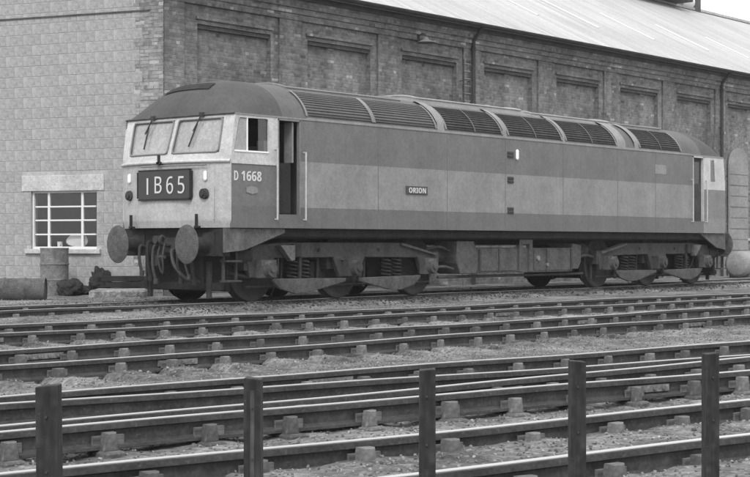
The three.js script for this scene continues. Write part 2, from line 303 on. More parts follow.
// ───────────────────────── engine shed (brick) ─────────────────────────
const SX = 3.42, SZ = -4.0, SEND = 62;
{
  const shed = thing('engine_shed', 'long sooty brick engine shed with bricked-up windows and pale sheet roof', 'building', [SX, -.1, SZ]);
  const lx = x => x - SX, ly = y => y + .1;
  const bays = []; for (let i = 0; i < 16; i++) bays.push(4.4 + 3.465 * i);
  const BW = 2.25, top = 5.66;
  const holes = bays.map(b => rect(lx(b), lx(b + BW), ly(1.2), ly(top)));
  mesh('wall', poly(rect(0, lx(SEND), 0, ly(6.62)), holes, -.13, 0), M.brick, shed);
  for (const b of bays) {
    // stepped reveal, then the bricked-up panel
    const bw = mesh('blind_window', poly(rect(lx(b) - .1, lx(b + BW) + .1, ly(1.1), ly(top + .1)), null, -.28, -.133), M.brick, shed);
    mesh('lintel', [bx(lx(b) - .02, lx(b + BW) + .02, ly(top - .09), ly(top + .02), -.13, -.04), ], M.lintel, bw);
    mesh('drip_course', bx(lx(b) - .05, lx(b + BW) + .05, ly(top + .09), ly(top + .15), .001, .05), M.corbel, bw);
    mesh('sill', bx(lx(b) - .05, lx(b + BW) + .05, ly(1.12), ly(1.2), -.13, .06), M.concrete, bw);
  }
  for (const b of bays) { const c = b + BW + .6; mesh('pilaster', bx(lx(c) - .36, lx(c) + .36, 0, ly(6.06), .001, .05), M.brick, shed); }
  mesh('pilaster', bx(0, .55, 0, ly(6.06), .001, .06), M.brick, shed);
  // corbelled eaves, in courses
  mesh('corbel_course', bx(0, lx(SEND), ly(6.06), ly(6.2), .001, .07), M.brick, shed);
  mesh('corbel_course', bx(0, lx(SEND), ly(6.2), ly(6.33), .001, .10), M.corbel, shed);
  mesh('corbel_course', bx(0, lx(SEND), ly(6.33), ly(6.5), .001, .15), M.brick, shed);
  mesh('corbel_course', bx(0, lx(SEND), ly(6.5), ly(6.62), .001, .19), M.soot, shed);
  { const gs = []; const s = new THREE.Shape(); s.absarc(0, 0, .085, Math.PI, 2 * Math.PI, false); s.absarc(0, 0, .07, 2 * Math.PI, Math.PI, true); gs.push(new THREE.ExtrudeGeometry(s, { depth: lx(SEND), bevelEnabled: false, curveSegments: 8 }).rotateY(Math.PI / 2).translate(0, ly(6.67), .45)); mesh('gutter', gs, M.gutter, shed); }
  for (const x of [14.16, 28.0, 42.0]) mesh('downpipe', [rod(V(lx(x), 0, .12), V(lx(x), ly(6.3), .12), .05), rod(V(lx(x), ly(6.28), .12), V(lx(x), ly(6.62), .43), .05), ...[1, 2.8, 4.6, 6].map(y => rod(V(lx(x), ly(y), .12), V(lx(x), ly(y) + .09, .12), .065))], M.gutter, shed);
  // roof: two slopes with thickness, end walls
  const ridge = [11.0, -12.0];
  const roofG = poly([[.36, 6.68], [-8, 11.0], [-16.36, 6.68], [-16.36, 6.58], [-8, 10.9], [.36, 6.58]], null, 0, lx(SEND) + .2).rotateY(Math.PI / 2);
  roofG.translate(0, .1, 0); // shape x -> -z
  { const p = roofG.attributes.position; for (let i = 0; i < p.count; i++) p.setZ(i, -p.getZ(i)); }
  { const ix = roofG.index; const pos = roofG.attributes.position; for (let i = 0; i < pos.count; i += 3) { for (const A of [roofG.attributes.position]) { const a = [A.getX(i), A.getY(i), A.getZ(i)], b = [A.getX(i + 1), A.getY(i + 1), A.getZ(i + 1)]; A.setXYZ(i, ...b); A.setXYZ(i + 1, ...a); } } roofG.computeVertexNormals(); }
  const roof = mesh('roof', roofG, M.sheet, shed);
  const slope = (z) => 6.68 + (SZ + .36 - z) * (11 - 6.68) / 8.36; // world y of the roof skin at world z
  for (let i = 0; i < 12; i++) { const x = 16.2 + 3.5 * i + rr(-.2, .2), z0 = -5.7 + rr(-.1, .2), z1 = -7.7 + rr(-.3, .3); mesh('flashing_strip', rod(V(lx(x), ly(slope(z0)) + .015, z0 - SZ), V(lx(x), ly(slope(z1)) + .015, z1 - SZ), .035, 4), M.flashing, roof); }
  mesh('ridge_cap', bx(0, lx(SEND), ly(10.97), ly(11.07), -8.14, -7.86), M.sheet, roof);
  // louvred ridge ventilator and stub chimney
  const vent = mesh('roof_ventilator', [bx(lx(30), lx(39.6), ly(11.05), ly(12.2), -8.9, -7.1), ], M.soot, shed);
  mesh('ventilator_roof', poly([[-1.2, 12.2], [0, 12.7], [1.2, 12.2]], null, lx(29.8), lx(39.8)).rotateY(Math.PI / 2).scale(1, 1, -1).translate(0, .1, -8), M.sheet, vent);
  for (let k = 0; k < 5; k++) mesh('louvre', bx(lx(30.1), lx(39.5), ly(11.15 + k * .21), ly(11.26 + k * .21), -7.1, -7.03), M.lintel, vent);
  mesh('ridge_block', new THREE.CylinderGeometry(.28, .28, .9, 14).rotateZ(Math.PI / 2).translate(lx(40.5), ly(11.27), -8), M.flashing, shed);
  mesh('chimney', [bx(lx(41.2), lx(41.6), ly(10.8), ly(11.55), -8.2, -7.8), bx(lx(41.15), lx(41.65), ly(11.55), ly(11.65), -8.25, -7.75)], M.soot, shed);
  // far side and ends
  mesh('rear_wall', bx(0, lx(SEND), 0, ly(6.6), -16, -15.85), M.brick, shed);
  mesh('gable', poly([[.0, 0], [0, ly(6.5)], [-8, ly(10.85)], [-15.84, ly(6.5)], [-15.84, 0]], null, lx(SEND) - .3, lx(SEND) - .05).rotateY(Math.PI / 2).scale(1, 1, -1), M.brick, shed);
  // pale boarded doorway with an arched head near the far end
  const ad = mesh('arched_doorway', poly([[lx(28.55), 0], [lx(29.95), 0], [lx(29.95), ly(3.6)], ...[...Array(9)].map((_, i) => { const a = i / 8 * Math.PI; return [lx(29.25) + .7 * Math.cos(a), ly(3.6) + .62 * Math.sin(a)]; }).slice(1, 8), [lx(28.55), ly(3.6)]], null, .055, .09), M.door, shed);
  for (let k = 0; k < 9; k++) mesh('board', bx(lx(28.6), lx(29.9), ly(.45 + k * .36), ly(.75 + k * .36), .09, .105 + .006 * (k % 2)), M.door, ad);
}
{ // wall lamp on the shed
  const l = thing('wall_lamp', 'small wall lamp with pale conical shade under the shed eaves', 'lamp', [11.9, 6.0, SZ + .05]);
  mesh('bracket', [tube([[0, .12, .0], [0, .2, .1], [0, .19, .22], [0, .1, .26]], .014), bx(-.06, .06, .04, .2, -.04, .02)], M.gutter, l);
  mesh('shade', lathe([[.03, .1], [.05, .08], [.07, .04], [.2, -.02], [.24, -.03], [.24, -.045], [.19, -.035], [.03, .07]], 20).translate(0, .02, .26), M.rib, l);
}
{ // iron ladder fixed to the shed wall
  const l = thing('iron_ladder', 'narrow iron wall ladder on the brick shed beside the downpipe', 'ladder', [13.85, 0, SZ + .13]);
  for (const s of [-.14, .14]) mesh('stile', rod(V(s, .5, 0), V(s, 5.75, 0), .016), M.frame, l);
  for (let y = .7; y < 5.7; y += .19) mesh('rung', rod(V(-.14, y, 0), V(.14, y, 0), .017, 6), M.rib, l);
  mesh('wall_bracket', [1.2, 3.2, 5.2].flatMap(y => [-.14, .14].map(s => rod(V(s, y, 0), V(s, y, -.13), .012, 6))), M.frame, l);
}

// ───────────────────────── pale block building on the left ─────────────────────────
{
  const b = thing('block_building', 'pale concrete block building with small-paned window at far left', 'building', [3.384, -.14, -3.952]);
  // local: x runs along the wall (leftwards in view = +u), z out of the wall towards the yard
  const wd = V(-.2892, 0, -.95727), nn = V(-.95727, 0, .2892);
  b.quaternion.setFromRotationMatrix(new THREE.Matrix4().makeBasis(wd.clone().negate(), V(0, 1, 0), nn)); // local x = -u
  const ly = y => y + .14, U = 6.6, H = 7.6;
  const win = [1.60, 3.25, .90, 2.13];
  const X = u => -u;
  mesh('wall', poly(rect(X(U), X(.0), 0, H), [rect(X(win[1]), X(win[0]), ly(win[2]), ly(win[3]))], -.24, -.003), M.mortar, b);
  // blocks
  const ch = .225, bl = .45; let gcache = {};
  const blockG = (w, h) => { const k = w.toFixed(2) + h.toFixed(2); return gcache[k] || (gcache[k] = boxUV(poly(rect(-w / 2, w / 2, -h / 2, h / 2), null, -.02, .011, .003))); };
  const addBlock = (u0, u1, y0, y1, r, c) => {
    const w = u1 - u0 - .005, h = y1 - y0 - .006; if (w < .03 || h < .03) return;
    const m = new THREE.Mesh(blockG(w, h), blockMats[Math.floor(hash(r, c, 91) * 4)]); m.name = 'block'; m.castShadow = m.receiveShadow = true;
    m.position.set(X((u0 + u1) / 2), (y0 + y1) / 2, -.008 + .003 * hash(r, c, 92)); b.add(m);
  };
  const L = [1.42, 3.48, 2.13, 2.46];
  for (let r = 0; r * ch < H - .01; r++) {
    const y0 = r * ch, y1 = Math.min(H, y0 + ch), jt = (r * 37 % 3) * .07;
    const qEdge = [.50, .66, .56, .70][r % 4];
    for (let c = 0; c < 14; c++) {
      let u0 = (c - (r % 2 ? .5 : 0)) * bl + .3, u1 = u0 + bl; u0 = Math.max(u0, qEdge); u1 = Math.min(u1, 5.2); if (u1 - u0 < .05) continue;
      const yl = y0 - .14, yh = y1 - .14; // world heights
      const inWin = (a, bb) => yh > win[2] - .095 && yl < win[3] && bb > 1.5 && a < 3.36;
      const inLin = (a, bb) => yh > L[2] && yl < L[3] && bb > L[0] && a < L[1];
      const cuts = [];
      if (inLin(u0, u1)) cuts.push([L[0], L[1]]); if (inWin(u0, u1)) cuts.push(yh > win[2] && yl >= win[2] - .02 ? [win[0], win[1]] : [1.5, 3.36]);
      if (!cuts.length) addBlock(u0, u1, y0, y1, r, c);
      else { const a = Math.min(...cuts.map(q => q[0])), z = Math.max(...cuts.map(q => q[1])); if (u0 < a) addBlock(u0, Math.min(u1, a), y0, y1, r, c); if (u1 > z) addBlock(Math.max(u0, z), u1, y0, y1, r, c + 50); }
    }
  }
  { // brick quoin toothed into the blocks
    const gs = []; for (let r = 0; r < Math.floor(H / .075); r++) { const e = [.50, .66, .56, .70][Math.floor(r / 3) % 4]; let u = 0, k = 0; const first = r % 2 ? .1125 : .225; while (u < e - .03) { const w = Math.min(k ? .225 : first, e - u); const pr = .002 + .012 * hash(r, k, 95) * (hash(r, k, 96) > .25 ? 1 : -.6); gs.push(bx(X(u + w - .008), X(u), r * .075, r * .075 + .066, -.05, pr)); u += w; k++; } }
    tag(mesh('quoin_bricks', gs, quoinMats, b), 'toothed brick corner of the pale block wall', null, null, 'stuff');
  }
  mesh('lintel', poly(rect(X(L[1]), X(L[0]), ly(L[2]), ly(L[3])), null, -.2, .02, .006), M.concrete, b);
  mesh('string_course', bx(X(5.2), X(.3), ly(5.83), ly(5.855), -.02, .03), M.soot, b);
  mesh('return_wall', bx(X(U) , X(U) + .2, 0, H, -6, -.24), M.mortar, b);
  mesh('roof_slab', bx(X(U), X(.6), H, H + .2, -6, .1), M.concrete, b);
  const w = mesh('window', [bx(X(win[1]), X(win[1]) + .04, ly(win[2]), ly(win[3]), -.12, -.06), bx(X(win[0]) - .04, X(win[0]), ly(win[2]), ly(win[3]), -.12, -.06), bx(X(win[1]) + .04, X(win[0]) - .04, ly(win[3]) - .04, ly(win[3]), -.12, -.06), bx(X(win[1]) + .04, X(win[0]) - .04, ly(win[2]), ly(win[2]) + .05, -.12, -.06)], M.windowWhite, b);
  const vs = [win[0] + .04, 2.00, 2.84, win[1] - .04], hs = [win[2] + .05, 1.21, 1.51, 1.80, win[3] - .04];
  for (const u of [2.00, 2.84]) mesh('mullion', bx(X(u) - .027, X(u) + .027, ly(hs[0]), ly(hs[4]), -.115, -.062), M.windowWhite, w);
  for (const y of hs.slice(1, 4)) for (let i = 0; i < 3; i++) mesh('glazing_bar', bx(X(vs[i + 1]) + .027, X(vs[i]) - .027, ly(y) - .016, ly(y) + .016, -.112, -.065), M.windowWhite, w);
  for (let i = 0; i < 3; i++) for (let j = 0; j < 4; j++) mesh('pane', bx(X(vs[i + 1]) + .027, X(vs[i]) - .027, ly(hs[j]) + .01, ly(hs[j + 1]) - .01, -.092, -.088), M.glassDark, w);
  mesh('sill', poly(rect(X(3.37), X(1.49), ly(.80), ly(.895)), null, -.24, .07, .008), M.concrete, b);
  mesh('room_lining', [bx(X(4.6), X(.6), ly(-.1), ly(3), -3.2, -3.1), bx(X(4.6), X(.6), ly(3), ly(3.1), -3.1, -.24), bx(X(4.6), X(.6), ly(-.12), ly(0), -3.1, -.24), bx(X(4.6), X(4.5), ly(0), ly(3), -3.1, -.24), bx(X(.7), X(.6), ly(0), ly(3), -3.1, -.24)], mat(.16), b);
  mesh('inner_sill', bx(X(3.3), X(1.55), ly(.84), ly(.885), -.5, -.245), M.windowWhite, b);
  // white things on the inner sill
  const at = (u, y, d) => b.localToWorld(V(X(u), ly(y), d)); b.updateMatrixWorld(true);
  const blob = (r, s, k) => { const g = new THREE.IcosahedronGeometry(r, 3), p = g.attributes.position; for (let i = 0; i < p.count; i++) { const q = V(p.getX(i), p.getY(i), p.getZ(i)); const f = 1 + .35 * (vnoise(q.x / r * 1.6 + 9 + k, q.y / r * 1.6 + q.z / r * 1.3 + 9, 0, 0, 97) - .5); p.setXYZ(i, q.x * f * s[0], q.y * f * s[1], q.z * f * s[2]); } g.computeVertexNormals(); g.computeBoundingBox(); return g.translate(0, -g.boundingBox.min.y, 0); };
  const pb = thing('paper_bundle', 'crumpled white paper bundle on the window sill inside', 'paper', at(2.2, .897, -.185).toArray()); pb.rotation.y = -1.28; mesh('wrapping', blob(.2, [1.3, .8, .28], 1), M.paper, pb);
  const cp = thing('white_mug', 'white mug beside the paper bundle inside the window', 'mug', at(2.64, .897, -.18).toArray()); mesh('cup', lathe([[0, 0], [.05, 0], [.06, .16], [.055, .16], [.045, .012], [0, .012]], 18), M.paper, cp); mesh('handle', new THREE.TorusGeometry(.035, .009, 6, 14).translate(0, .08, .085).rotateY(-.5), M.paper, cp);
}
// ───────────────────────── drums and scrap by the wall ─────────────────────────
const gY = (x, z) => groundY(x, z);
{
  const drumG = (R, H) => lathe([[0, .02], [R - .02, .02], [R - .02, 0], [R, 0], [R, .02], [R - .008, .03], [R - .008, H * .33 - .025], [R + .008, H * .33 - .01], [R + .008, H * .33 + .01], [R - .008, H * .33 + .025], [R - .008, H * .66 - .025], [R + .008, H * .66 - .01], [R + .008, H * .66 + .01], [R - .008, H * .66 + .025], [R - .008, H - .03], [R, H - .02], [R, H], [R - .02, H], [R - .02, H - .02], [0, H - .02]], 36);
  const d = thing('oil_drum', 'pale upright oil drum standing below the window', 'drum', [2.02, gY(2.02, -5.75) - .01, -5.75]);
  mesh('body', drumG(.295, .98), M.drum, d); mesh('bung', new THREE.CylinderGeometry(.03, .03, .02, 10).translate(.15, .965, .08), M.drumDark, d);
  const e = thing('oil_drum', 'dark drum lying on its side at the left edge', 'drum', [-.32, gY(-.32, -4) + .19, -4.0]);
  const g = drumG(.235, 1.15).translate(0, -.575, 0).rotateZ(Math.PI / 2).rotateY(-.55 - .25); mesh('body', g, M.drumDark, e);
  mesh('bung', new THREE.CylinderGeometry(.03, .03, .03, 10).rotateZ(Math.PI / 2).translate(-.58, .1, 0).rotateY(-.8), M.dark, e);
  const lump = (x, z, s, k, m, name, label, cat, f = 2.2) => {
    const g = new THREE.IcosahedronGeometry(1, 5), p = g.attributes.position;
    for (let i = 0; i < p.count; i++) { const a = p.getX(i), bb = p.getY(i), c = p.getZ(i); const w = 1 + .7 * (vnoise(a * f + 20 + k, bb * f + c * f * .8 + 20, 0, 0, 101) - .5) + .3 * (vnoise(a * f * 3 + 20, c * f * 3 + bb * 5 + 20, 0, 0, 102) - .5); p.setXYZ(i, a * w * s[0], bb * w * s[1], c * w * s[2]); }
    g.computeVertexNormals(); g.computeBoundingBox(); g.translate(0, -g.boundingBox.min.y, 0);
    const t = thing(name, label, cat, [x, gY(x, z) - .05, z]); mesh('heap', g, m, t); return t;
  };
  const wallP = (px, z) => px;
  lump(2.0, -5.25, [.26, .17, .2], 1, M.rag, 'rag_heap', 'small dark heap of rags in front of the upright drum', 'heap');
  lump(2.45, -5.35, [.22, .10, .16], 2, M.rag, 'rag_heap', 'low dark scrap heap between drum and timber pile', 'heap');
  lump(2.7, -5.1, [.2, .28, .2], 3, M.dark, 'scrap_heap', 'upright bundle of dark scrap beside the timber pile', 'heap', 3);
  const tp = thing('timber_pile', 'pile of dark timbers on a pale slab left of the locomotive', 'timber', [3.05, gY(3, -4.6) + .16, -4.55]);
  for (let k = 0; k < 4; k++) { const m = mesh('timber', bx(-.62, .62, 0, .11, -.09, .09), M.rag, tp); m.position.set(.04 * k, Math.floor(k / 2) * .115 + .004 * k, (k % 2) * .2 - .1); m.rotation.y = -.7 + .06 * k; }
  const sl = thing('concrete_slab', 'low pale concrete slab under the timber pile', 'slab', [2.6, gY(2.6, -4.3) - .02, -4.3]); { const m = mesh('slab', chamferBox(2.2, .17, 1.1, .03), M.slab, sl); m.rotation.y = .75; }
  // pale tank and sacks beyond the far end of the locomotive
  const pt = thing('storage_tank', 'pale horizontal tank on the ground behind the far buffers', 'tank', [27.2, gY(27, -2.6) + .42, -2.6]);
  mesh('shell', lathe([[0, -.85], [.3, -.82], [.42, -.7], [.42, .7], [.3, .82], [0, .85]], 24).rotateZ(Math.PI / 2), M.door, pt);
  mesh('cradle', [bx(-.55, -.4, -.46, -.3, -.35, .35), bx(.4, .55, -.46, -.3, -.35, .35)], M.soot, pt);
}

// ───────────────────────── locomotive ─────────────────────────
const loco = thing('diesel_locomotive', 'large two tone diesel locomotive numbered D 1668 with headcode 1B65', 'locomotive', [0, 0, 0]);
const P = (name, g, m, parent = loco) => mesh(name, g, m, parent);
const XM = 8.95, mirX = x => 2 * XM - x;              // the far cab mirrors the near one
const S = 1.36;                                       // half width
const roofProf = z => { const a = Math.min(1, Math.abs(z) / 1.34); return 3.2 + .70 * Math.pow(1 - Math.pow(a, 2.7), .62); };
const D0 = 1.17, D1 = 1.74, R0 = 16.15, R1 = 16.72;
{ // sides
  const zz = [S - .03, S];
  P('side_panel', poly(rect(D1, R0, 1.28, 1.645), null, ...zz), M.lower).userData.label = 'dark lower band of the side';
  P('side_panel', poly(rect(D1, R0, 1.645, 2.455), null, ...zz), M.light).userData.label = 'pale middle band of the side';
  P('side_panel', poly(rect(D1, R0, 2.455, 3.19), null, ...zz), M.upper).userData.label = 'mid grey upper band of the side';
  // front cab side
  P('cab_side', poly(rect(.03, D0, 1.28, 1.645), null, ...zz), M.lower);
  P('cab_side', poly(rect(.03, D0, 1.645, 2.375), null, ...zz), M.cabSide);
  const wh = [[.085, 2.575], [.10, 2.56], [.915, 2.575], [.93, 2.59], [.93, 3.12], [.90, 3.15], [.235, 3.14], [.215, 3.12]];
  const sw = P('cab_side', poly([[.03, 2.375], [D0, 2.375], [D0, 3.19], [.12, 3.19], [.03, 2.5]], [wh], ...zz), M.white); sw.userData.label = 'white upper cab side with window';
  P('door_sill', poly([[D0, 1.28], [D1, 1.28], [D1, 1.52], [D0, 1.52]], null, ...zz), M.lower);
  // side window: fixed dusty pane, sliding pane pushed open
  const win = P('cab_window', [bx(.405, .425, 2.57, 3.145, S - .028, S + .004), bx(.10, .93, 2.562, 2.59, S - .02, S + .012)], M.lampWhite);
  P('fixed_pane', poly([[.10, 2.58], [.405, 2.58], [.405, 3.13], [.24, 3.13]], null, S - .022, S - .016), M.glassDusty, win);
  P('sliding_pane', bx(.70, .92, 2.59, 3.14, S - .028, S - .024), M.glassDark, win);
  // rear cab side
  P('cab_side', poly(rect(R1, mirX(.03), 1.28, 1.645), null, ...zz), M.light);
  P('cab_side', poly(rect(R1, mirX(.03), 1.645, 2.375), null, ...zz), M.rib);
  const rw = P('cab_side', poly([[R1, 2.375], [mirX(.03), 2.375], [mirX(.03), 2.5], [mirX(.12), 3.19], [R1, 3.19]], [[[17.08, 2.58], [17.34, 2.58], [17.28, 3.12], [17.08, 3.12]]], ...zz), M.white);
  P('side_pane', poly([[17.08, 2.58], [17.34, 2.58], [17.28, 3.12], [17.08, 3.12]], null, S - .02, S - .015), M.glassDark, rw);
  P('door_sill', poly(rect(R0, R1, 1.28, 1.57), null, ...zz), M.lower);
  // far side, one plain skin in the same bands
  P('side_panel', bx(.03, mirX(.03), 1.28, 1.645, -S, -S + .03), M.lower); P('side_panel', bx(.03, mirX(.03), 1.645, 2.455, -S, -S + .03), M.light); P('side_panel', bx(.1, mirX(.1), 2.455, 3.19, -S, -S + .03), M.upper);
  // inside: bulkheads, floor, ceiling of both cabs
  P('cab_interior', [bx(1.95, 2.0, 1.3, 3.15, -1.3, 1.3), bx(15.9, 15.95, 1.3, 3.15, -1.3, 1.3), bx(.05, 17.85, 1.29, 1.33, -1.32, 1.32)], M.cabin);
  // open cab door: leaf swung inwards, driver's desk beyond
  const dr = P('cab_door', bx(D1 - .16, D1 - .12, 2.43, 3.14, 1.12, S - .05), M.light); dr.userData.label = 'open cab door leaf swung inwards';
  P('door_post', [bx(D0 + .0, D0 + .025, 1.52, 3.17, S - .06, S + .006), bx(D1 - .025, D1, 1.52, 3.17, S - .06, S + .006), bx(D0, D1, 3.15, 3.19, S - .06, S + .006)], M.rib);
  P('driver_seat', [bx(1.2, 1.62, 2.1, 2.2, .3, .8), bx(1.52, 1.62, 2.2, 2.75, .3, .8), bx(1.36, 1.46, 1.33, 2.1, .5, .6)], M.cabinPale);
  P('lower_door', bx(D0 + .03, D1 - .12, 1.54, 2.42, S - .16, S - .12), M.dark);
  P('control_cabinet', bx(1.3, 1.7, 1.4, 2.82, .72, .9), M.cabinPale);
  // rear door, shut
  const rd = P('cab_door', bx(R0 + .06, R1 - .02, 1.57, 3.14, S - .09, S - .06), M.frame); P('door_window', bx(R0 + .12, R1 - .1, 2.5, 3.05, S - .06, S - .055), M.glassDark, rd);
  P('door_post', [bx(R0 - .0, R0 + .03, 1.57, 3.19, S - .06, S + .008), bx(R1 - .03, R1, 1.57, 3.19, S - .06, S + .008), bx(R0, R1, 3.15, 3.19, S - .06, S + .008)], M.white);
  for (const [x, y0, y1] of [[1.10, 1.42, 2.65], [1.83, 1.42, 2.62], [16.07, 1.55, 2.6], [16.8, 1.55, 2.6]]) P('handrail', [rod(V(x, y0, S + .055), V(x, y1, S + .055), .017), rod(V(x, y0 + .01, S), V(x, y0 + .01, S + .06), .014, 6), rod(V(x, y1 - .01, S), V(x, y1 - .01, S + .06), .014, 6)], M.white);
  // cantrail strip and panel joints
  P('cantrail', [bx(1.9, 16.0, 3.19, 3.235, S - .06, S + .012), bx(.12, 1.9, 3.19, 3.215, S - .06, S + .012), bx(16, 17.75, 3.19, 3.22, S - .06, S + .012), bx(.12, 17.75, 3.19, 3.235, -S - .012, -S + .06)], M.cantrail);
  for (const x of [3.9, 6.05, 8.05, 10.25, 12.55, 14.3]) P('panel_joint', bx(x - .008, x + .008, 1.29, 3.18, S + .0005, S + .003), M.upper);
  P('belt_strip', bx(.03, D0, 2.36, 2.395, S + .0005, S + .014), M.white);
}
{ // lettering and plates on the side
  const num = (str, x, y, size, wmax, name) => { const g = text(str, size, .004); const w = g.boundingBox.max.x; g.scale(wmax / w, 1, 1).translate(x, y, S + .002); return P(name, g, M.letter); };
  num('D', .075, 2.075, .165, .115, 'number_lettering'); num('1668', .255, 2.075, .165, .50, 'number_lettering');
  const np = P('nameplate', poly(rect(4.73, 5.39, 1.955, 2.115), null, S + .001, S + .02, .004), M.plateDark);
  { const g = text('ORION', .10, .006); const w = g.boundingBox.max.x; g.scale(.54 / w, 1, 1).translate(4.79, 1.985, S + .018); P('name_lettering', g, M.letter, np); }
  P('works_plate', poly([[.38, 1.88], [.52, 1.85], [.66, 1.88], [.66, 1.96], [.52, 1.99], [.38, 1.96]], null, S + .001, S + .012), M.light);
  P('emblem_panel', poly(rect(14.27, 14.8, 2.68, 2.9), null, S + .001, S + .006), M.light);
  const lamp = P('side_lamp', new THREE.CapsuleGeometry(.05, .13, 5, 12).scale(1, 1, .5).translate(8.47, 2.87, S + .01), M.lampWhite);
  for (const y of [2.86, 2.335, 1.70]) { const st = P('step_recess', bx(8.12, 8.33, y - .07, y + .07, S + .0005, S + .012), M.plateDark); for (const k of [-1, 1]) P('step_bar', bx(8.13, 8.32, y + k * .035 - .01, y + k * .035 + .01, S + .012, S + .03), M.frame, st); }
}
// cab ends
const bulge = (z, p) => Math.pow(Math.min(1, Math.abs(z) / S), p);
const xLow = (y, z) => -.27 + .30 * bulge(z, 3) + (y < 1.42 ? (1.42 - y) * .25 : 0);
const xUp = (y, z) => { const k = (y - 2.5) / .7; return -.13 + .22 * k + (.16 - .13 * k) * bulge(z, 2.5); };
const xFront = (y, z) => y <= 2.38 ? xLow(y, z) : y >= 2.5 ? xUp(y, z) : THREE.MathUtils.lerp(xLow(2.38, z), xUp(2.5, z), (y - 2.38) / .12);
const cols = [-1.36, -1.34, -1.3, -1.22, -1.12, -.9, -.7, -.5, -.3, -.15, -.05, .05, .15, .3, .5, .7, .9, 1.12, 1.22, 1.3, 1.34, 1.36];
for (const end of [0, 1]) {
  const fx = x => end ? mirX(x) : x;
  const lowRows = [1.28, 1.33, 1.38, 1.42, 1.6, 1.9, 2.2, 2.36, 2.38, 2.43, 2.5];
  const cf = P('cab_front', surf(cols.length - 1, lowRows.length - 1, (i, j) => [fx(xFront(lowRows[j], cols[i])), lowRows[j], cols[i]]), M.yellow); cf.userData.label = 'pale lower cab front';
  const upRows = [2.5, 2.55, 2.7, 2.85, 3.0, 3.15, 3.2];
  const hole = (i, j) => { const z = (cols[i] + cols[i + 1]) / 2, y = (upRows[j] + upRows[j + 1]) / 2; return y > 2.55 && y < 3.15 && Math.abs(z) > .05 && Math.abs(z) < 1.12; };
  const cu = P('windscreen_surround', surf(cols.length - 1, upRows.length - 1, (i, j) => [fx(xUp(upRows[j], cols[i])), upRows[j], cols[i]], hole), M.white);
  // belt moulding over the nose
  P('belt_moulding', tube([...Array(15)].map((_, i) => { const z = -1.35 + 2.7 * i / 14; return [fx(xLow(2.38, z) - .012), 2.40, z]; }), .03, 40, 8), M.white, cf);
  for (const s of [-1, 1]) {
    const pane = surf(8, 6, (i, j) => { const z = s * (.05 + 1.07 * i / 8), y = 2.55 + .6 * j / 6; return [fx(xUp(y, z) + .02), y, z]; });
    const ws = P('windscreen', pane, M.glassDusty);
    const ring = []; const Q = (y, z) => [fx(xUp(y, s * z) - .006), y, s * z];
    for (let i = 0; i <= 6; i++) ring.push(Q(2.56, .10 + .96 * i / 6)); ring.push(Q(2.60, 1.105)); for (let i = 1; i < 4; i++) ring.push(Q(2.6 + .5 * i / 4, 1.11)); ring.push(Q(3.10, 1.105)); for (let i = 0; i <= 6; i++) ring.push(Q(3.14, 1.06 - .96 * i / 6)); ring.push(Q(3.10, .062)); for (let i = 1; i < 4; i++) ring.push(Q(3.1 - .5 * i / 4, .06)); ring.push(Q(2.60, .062));
    P('window_frame', new THREE.TubeGeometry(new THREE.CatmullRomCurve3(ring.map(p => V(...p)), true, 'catmullrom', .2), 90, .017, 6, true), M.rib, ws);
    // wiper: hung from the top rail
    const zp = s > 0 ? .62 : -.6, zm = s > 0 ? .50 : -.72, ze = s > 0 ? .46 : -.68;
    const W = (y, z, o) => V(fx(xUp(y, z) - o), y, z);
    P('wiper', [rod(W(3.2, zp, .05), W(2.93, zm, .04), .013, 6), rod(W(3.06, zm + .05, .03), W(2.66, ze, .028), .014, 6), new THREE.BoxGeometry(.06, .07, .08).translate(...W(3.215, zp, .04).toArray())], M.frame, ws);
  }
  // roof dome over the cab
  const nT = 22, nZ = 34;
  P('cab_roof', surf(nT, nZ, (i, j) => {
    const z = -1.36 + 2.72 * j / nZ, t = Math.pow(i / nT, 1.8), xf = Math.min(.14, xUp(3.2, z)) - .03;
    const x = xf + (1.3 - xf) * t; const g = 1 - Math.pow(1 - t, 3.6); const zc = z;
    return [fx(x), 3.2 + (roofProf(zc) - 3.2) * g, z];
  }), M.cabRoof);
  P('roof_brow', tube([...Array(15)].map((_, i) => { const z = -1.36 + 2.72 * i / 14; return [fx(xUp(3.2, z) - .02), 3.205, z]; }), .012, 40, 7), M.frame, cu);
  // dark horn grille across the front of the dome
  P('horn_grille', surf(2, 16, (i, j) => { const z = -.72 + 1.14 * j / 16, xf = Math.min(.14, xUp(3.2, z)) - .03; const t = [.29, .36, .44][i]; const x = xf + (1.3 - xf) * t; return [fx(x - .012), 3.2 + (roofProf(z) - 3.2) * (1 - Math.pow(1 - t, 3.6)) + .014, z]; }), M.dark);
  // headcode panel
  const fxn = (x, d) => fx(x - d);
  const hx0 = xLow(2, .0) + .0;
  const hp = P('headcode_panel', (() => { const g = poly([[-.60, 1.80], [-.57, 1.77], [.67, 1.77], [.70, 1.80], [.70, 2.235], [.67, 2.265], [-.57, 2.265], [-.60, 2.235]], null, 0, .06, .008); return g.rotateY(end ? Math.PI / 2 : -Math.PI / 2).translate(end ? fx(hx0) - .03 : hx0 + .03, 0, 0); })(), M.headcode);
  P('headcode_frame', [bx(-.585, .685, 2.255, 2.28, 0, .066), bx(-.585, .685, 1.75, 1.775, 0, .066), bx(-.615, -.59, 1.79, 2.245, 0, .066), bx(.69, .715, 1.79, 2.245, 0, .066)].map(g => g.rotateY(end ? Math.PI / 2 : -Math.PI / 2).translate(end ? fx(hx0) - .03 : hx0 + .03, 0, 0)), M.frameDark, hp);
